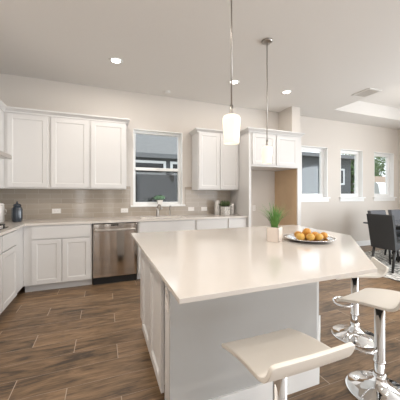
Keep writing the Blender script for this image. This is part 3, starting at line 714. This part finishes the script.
def make_chair(label, loc, rotz, mat, ws=1.0):      # local: faces +Y, back at -Y
    t = thing('dining_chair', label, 'chair', loc, rotz, 'upholstered dining chairs')
    MB().box(-.225*ws, .225*ws, -.20, .25, .37, .485, .025, 3).build('seat', mat, t)
    # leaning, slightly curved back
    m = MB(); n_ = 9; F_ = []; B_ = []
    for i in range(n_):
        z = .36+i/(n_-1)*.585; ly = -.20-.10*((z-.36)/.585)**1.2; wv = .222*ws+.012*math.sin((z-.36)/.585*PI/2)
        F_.append([(x*wv, ly+.028-.018*(1-x*x), z) for x in (-1, -.6, -.2, .2, .6, 1)]); B_.append([(x*wv, ly-.04-.012*(1-x*x), z) for x in (-1, -.6, -.2, .2, .6, 1)])
    m.grid(F_); m.grid(B_); m.bm.verts.ensure_lookup_table(); V = m.bm.verts; nv = 6; NN = n_*nv
    loop = [i*nv for i in range(n_)]+[(n_-1)*nv+k for k in range(1, nv)]+[i*nv+nv-1 for i in range(n_-2, -1, -1)]+[k for k in range(nv-2, 0, -1)]
    for a_, b_ in zip(loop, loop[1:]+loop[:1]): m.bm.faces.new([V[a_], V[b_], V[b_+NN], V[a_+NN]])
    bo = m.build('backrest', mat, t)
    bv = bo.modifiers.new('bevel', 'BEVEL'); bv.width = .012; bv.segments = 3; bv.limit_method = 'ANGLE'; bv.angle_limit = math.radians(50)
    for sx in (-1, 1): MB().tube([(sx*(.220*ws+.012*math.sin(i/8*PI/2)), -.236-.10*(i/8)**1.2, .37+i/8*.57) for i in range(9)], .006, 8).build('piping', mat, t)
    for sx in (-1, 1):
        for fy_, ky in ((.215, .015), (-.195, -.07)):
            m = MB(); m.tube([(sx*.195*ws, fy_+ky, 0), (sx*.195*ws, fy_, .38)], .02, 4, [.020, .027]); m.build('leg', 'darkwood', t)
    return t
make_chair('charcoal upholstered dining chair with its back to the kitchen at the table end', (4.645, 2.87, RZ), -PI/2, 'charcoal', .88)
make_chair('slate grey dining chair on the window side of the table, left one', (5.38, 3.32, RZ), PI, 'daylit')
make_chair('slate grey dining chair on the window side, cut by the right picture edge', (6.02, 3.32, RZ), PI, 'daylit')

ch = thing('chandelier', 'brushed nickel chandelier with frosted shades above the dining table', 'chandelier', (5.70, 2.70, 2.05))
MB().lathe([(0, TZ-2.05), (.07, TZ-2.05), (.07, TZ-2.065), (.02, TZ-2.09), (0, TZ-2.09)], seg=24).build('canopy', 'nickel', ch)
MB().cyl((0, 0, .10), (0, 0, TZ-2.08), .008, seg=10).build('rod', 'nickel', ch)
MB().ball((0, 0, .08), .04).build('hub', 'nickel', ch)
for k in range(5):
    a_ = 2*PI*k/5+.3; ca, sa = math.cos(a_), math.sin(a_)
    MB().tube([(.03*ca, .03*sa, .08), (.15*ca, .15*sa, .03), (.27*ca, .27*sa, .05), (.29*ca, .29*sa, .11)], .008, 8).build('arm', 'nickel', ch)
    so_ = MB().lathe([(.0, .11), (.035, .112), (.052, .15), (.058, .22), (.06, .26), (.056, .26), (.048, .15), (.03, .12), (0, .118)], .29*ca, .29*sa, 20).build('shade', 'shade', ch)
l = bpy.data.lights.new('chandelier_lamp', 'POINT'); l.energy = 9; l.color = (1, .84, .68); l.shadow_soft_size = .12
lo = bpy.data.objects.new('chandelier_lamp', l); COL.objects.link(lo); lo.location = (5.70, 2.70, 2.42)

# ------------------------------------------------------------------ outdoors
g = MB().box(-30, 60, W+WT+.01, 70, -.35, -.25); tag(g.build('lawn', 'lawn', origin=(10, 20, -.35)), 'dry grass ground outside the windows', 'ground')['kind'] = 'structure'
HY = 10.0
nh = thing('house', 'grey neighbouring house seen through the kitchen window', 'house', (1.0, HY, -.25))
def hp(name, mb, mat, par=nh, org=(1.0, HY, -.25)): return mb.build(name, mat, par, org)
hp('wall', MB().box(-10, 6.9, HY, HY+6, -.25, 2.97), 'stucco')
m = MB(); m.extrude_x([(HY-.2, 2.72), (HY-.2, 2.90), (HY+4.6, 5.7), (HY+9, 2.9), (HY+9, 2.72), (HY+.2, 2.77)], -10.4, 6.9); hp('roof', m, 'shingle')
hp('fascia', MB().box(-10.4, 6.9, HY-.23, HY-.2, 2.72, 2.89), 'fascia')
for (a, b, za, zb) in ((1.16, 2.26, 2.17, 2.53), (2.64, 3.7, 2.17, 2.53), (-2.9, .27, 2.17, 2.53)):
    m = MB(); y0, y1 = HY-.04, HY+.0; f = .10
    m.box(a-f, a, y0, y1, za-f, zb+f); m.box(b, b+f, y0, y1, za-f, zb+f); m.box(a, b, y0, y1, zb, zb+f); m.box(a, b, y0, y1, za-f, za)
    w = hp('window_frame', m, 'extwhite'); MB().box(a, b, HY-.015, HY-.005, za, zb).build('pane', 'outglass', w, (0, 0, 0)).location = (-1.0, -HY, .25)
bh = thing('house', 'grey neighbouring house with a dark eave seen through the dining windows', 'house', (7.0, HY, -.25))
hp2 = lambda name, mb, mat: mb.build(name, mat, bh, (7.0, HY, -.25))
hp2('wall', MB().box(6.95, 12.75, HY, HY+6, -.25, 3.37), 'stucco')
m = MB(); m.extrude_x([(HY-.5, 3.19), (HY-.5, 3.30), (HY+4, 4.3), (HY+9, 3.3), (HY+9, 3.19), (HY+.1, 3.24)], 6.95, 13.25); hp2('roof', m, 'shingle')
hp2('fascia', MB().box(6.95, 13.25, HY-.53, HY-.5, 3.16, 3.34), 'fascia')
m = MB(); a, b, za, zb, f = 11.55, 12.15, 1.9, 2.59, .09; y0, y1 = HY-.04, HY
m.box(a-f, a, y0, y1, za-f, zb+f); m.box(b, b+f, y0, y1, za-f, zb+f); m.box(a, b, y0, y1, zb, zb+f); m.box(a, b, y0, y1, za-f, za)
w = hp2('window_frame', m, 'extwhite'); MB().box(a, b, HY-.015, HY-.005, za, zb).build('pane', 'outglass', w, (0, 0, 0)).location = (-7.0, -HY, .25)
def tree(label, x, y, h, r, n):
    t = thing('tree', label, 'tree', (x, y, -.25), 0, 'trees beyond the houses')
    MB().tube([(0, 0, 0), (.05, .03, h*.35), (-.05, 0, h*.7)], .2, 10, [.22, .16, .06]).build('trunk', 'bark', t)
    m = MB(); bl = [(random.uniform(-r, r)*.7, random.uniform(-r, r)*.7, h*random.uniform(.35, .85)) for _ in range(11)]
    for k in range(n):
        c = random.choice(bl); a_ = random.uniform(0, 2*PI); e = math.asin(random.uniform(-1, 1)); rr = r*.55*random.uniform(.6, 1)
        p = Vector((c[0]+rr*math.cos(a_)*math.cos(e), c[1]+rr*math.sin(a_)*math.cos(e), c[2]+rr*math.sin(e)))
        d = Vector((random.gauss(0, 1), random.gauss(0, 1), random.gauss(0, 1))).normalized(); s = d.orthogonal().normalized(); l = random.uniform(.16, .34)
        m._add([p, p+d*l*.5+s*l*.3, p+d*l, p+d*l*.5-s*l*.3], [(0, 1, 2, 3)])
    m.build('foliage', 'foliage', t, recalc=False); return t
tree('green leafy tree at the far left of the far right window view', 24.0, 18.6, 7.0, 2.6, 5200)
tree('green leafy tree behind the white van', 31.0, 21.0, 7.5, 3.0, 5200)
tree('green leafy tree beside the neighbouring house eave', 15.2, 11.9, 4.6, .8, 2600)
fe = thing('fence', 'tan wooden fence beyond the white van', 'fence', (24, 14.3, -.25))
fm = MB()
for k in range(80): fm.box(-7+k*.19, -7+k*.19+.18, 0, .025, 0, 3.05)
fm.build('boards', 'fence', fe)
va = thing('van', 'white van parked outside the far right window', 'van', (19.0, 12.6, -.25), math.radians(12))
m = MB(); m.extrude_x([(-1.0, .45), (1.0, .45), (1.02, 1.25), (.86, 2.25), (.7, 2.36), (-.7, 2.36), (-.86, 2.25), (-1.02, 1.25)], -2.4, 2.4); m.build('body', 'carwhite', va)
m = MB(); m._add([(-.75, -1.0, 1.50), (.05, -1.0, 1.50), (.05, -.905, 2.08), (-.75, -.905, 2.08), (-.75, -1.03, 1.50), (.05, -1.03, 1.50), (.05, -.935, 2.08), (-.75, -.935, 2.08)], [(0, 1, 2, 3), (7, 6, 5, 4), (0, 4, 5, 1), (1, 5, 6, 2), (2, 6, 7, 3), (3, 7, 4, 0)]); m.build('side_window', 'outglass', va)
for sx in (-1.5, 1.5):
    for sy in (-.95, .95): MB().tube([(sx, sy-.11, .34), (sx, sy+.11, .34)], .34, 24).build('wheel', 'tyre', va)
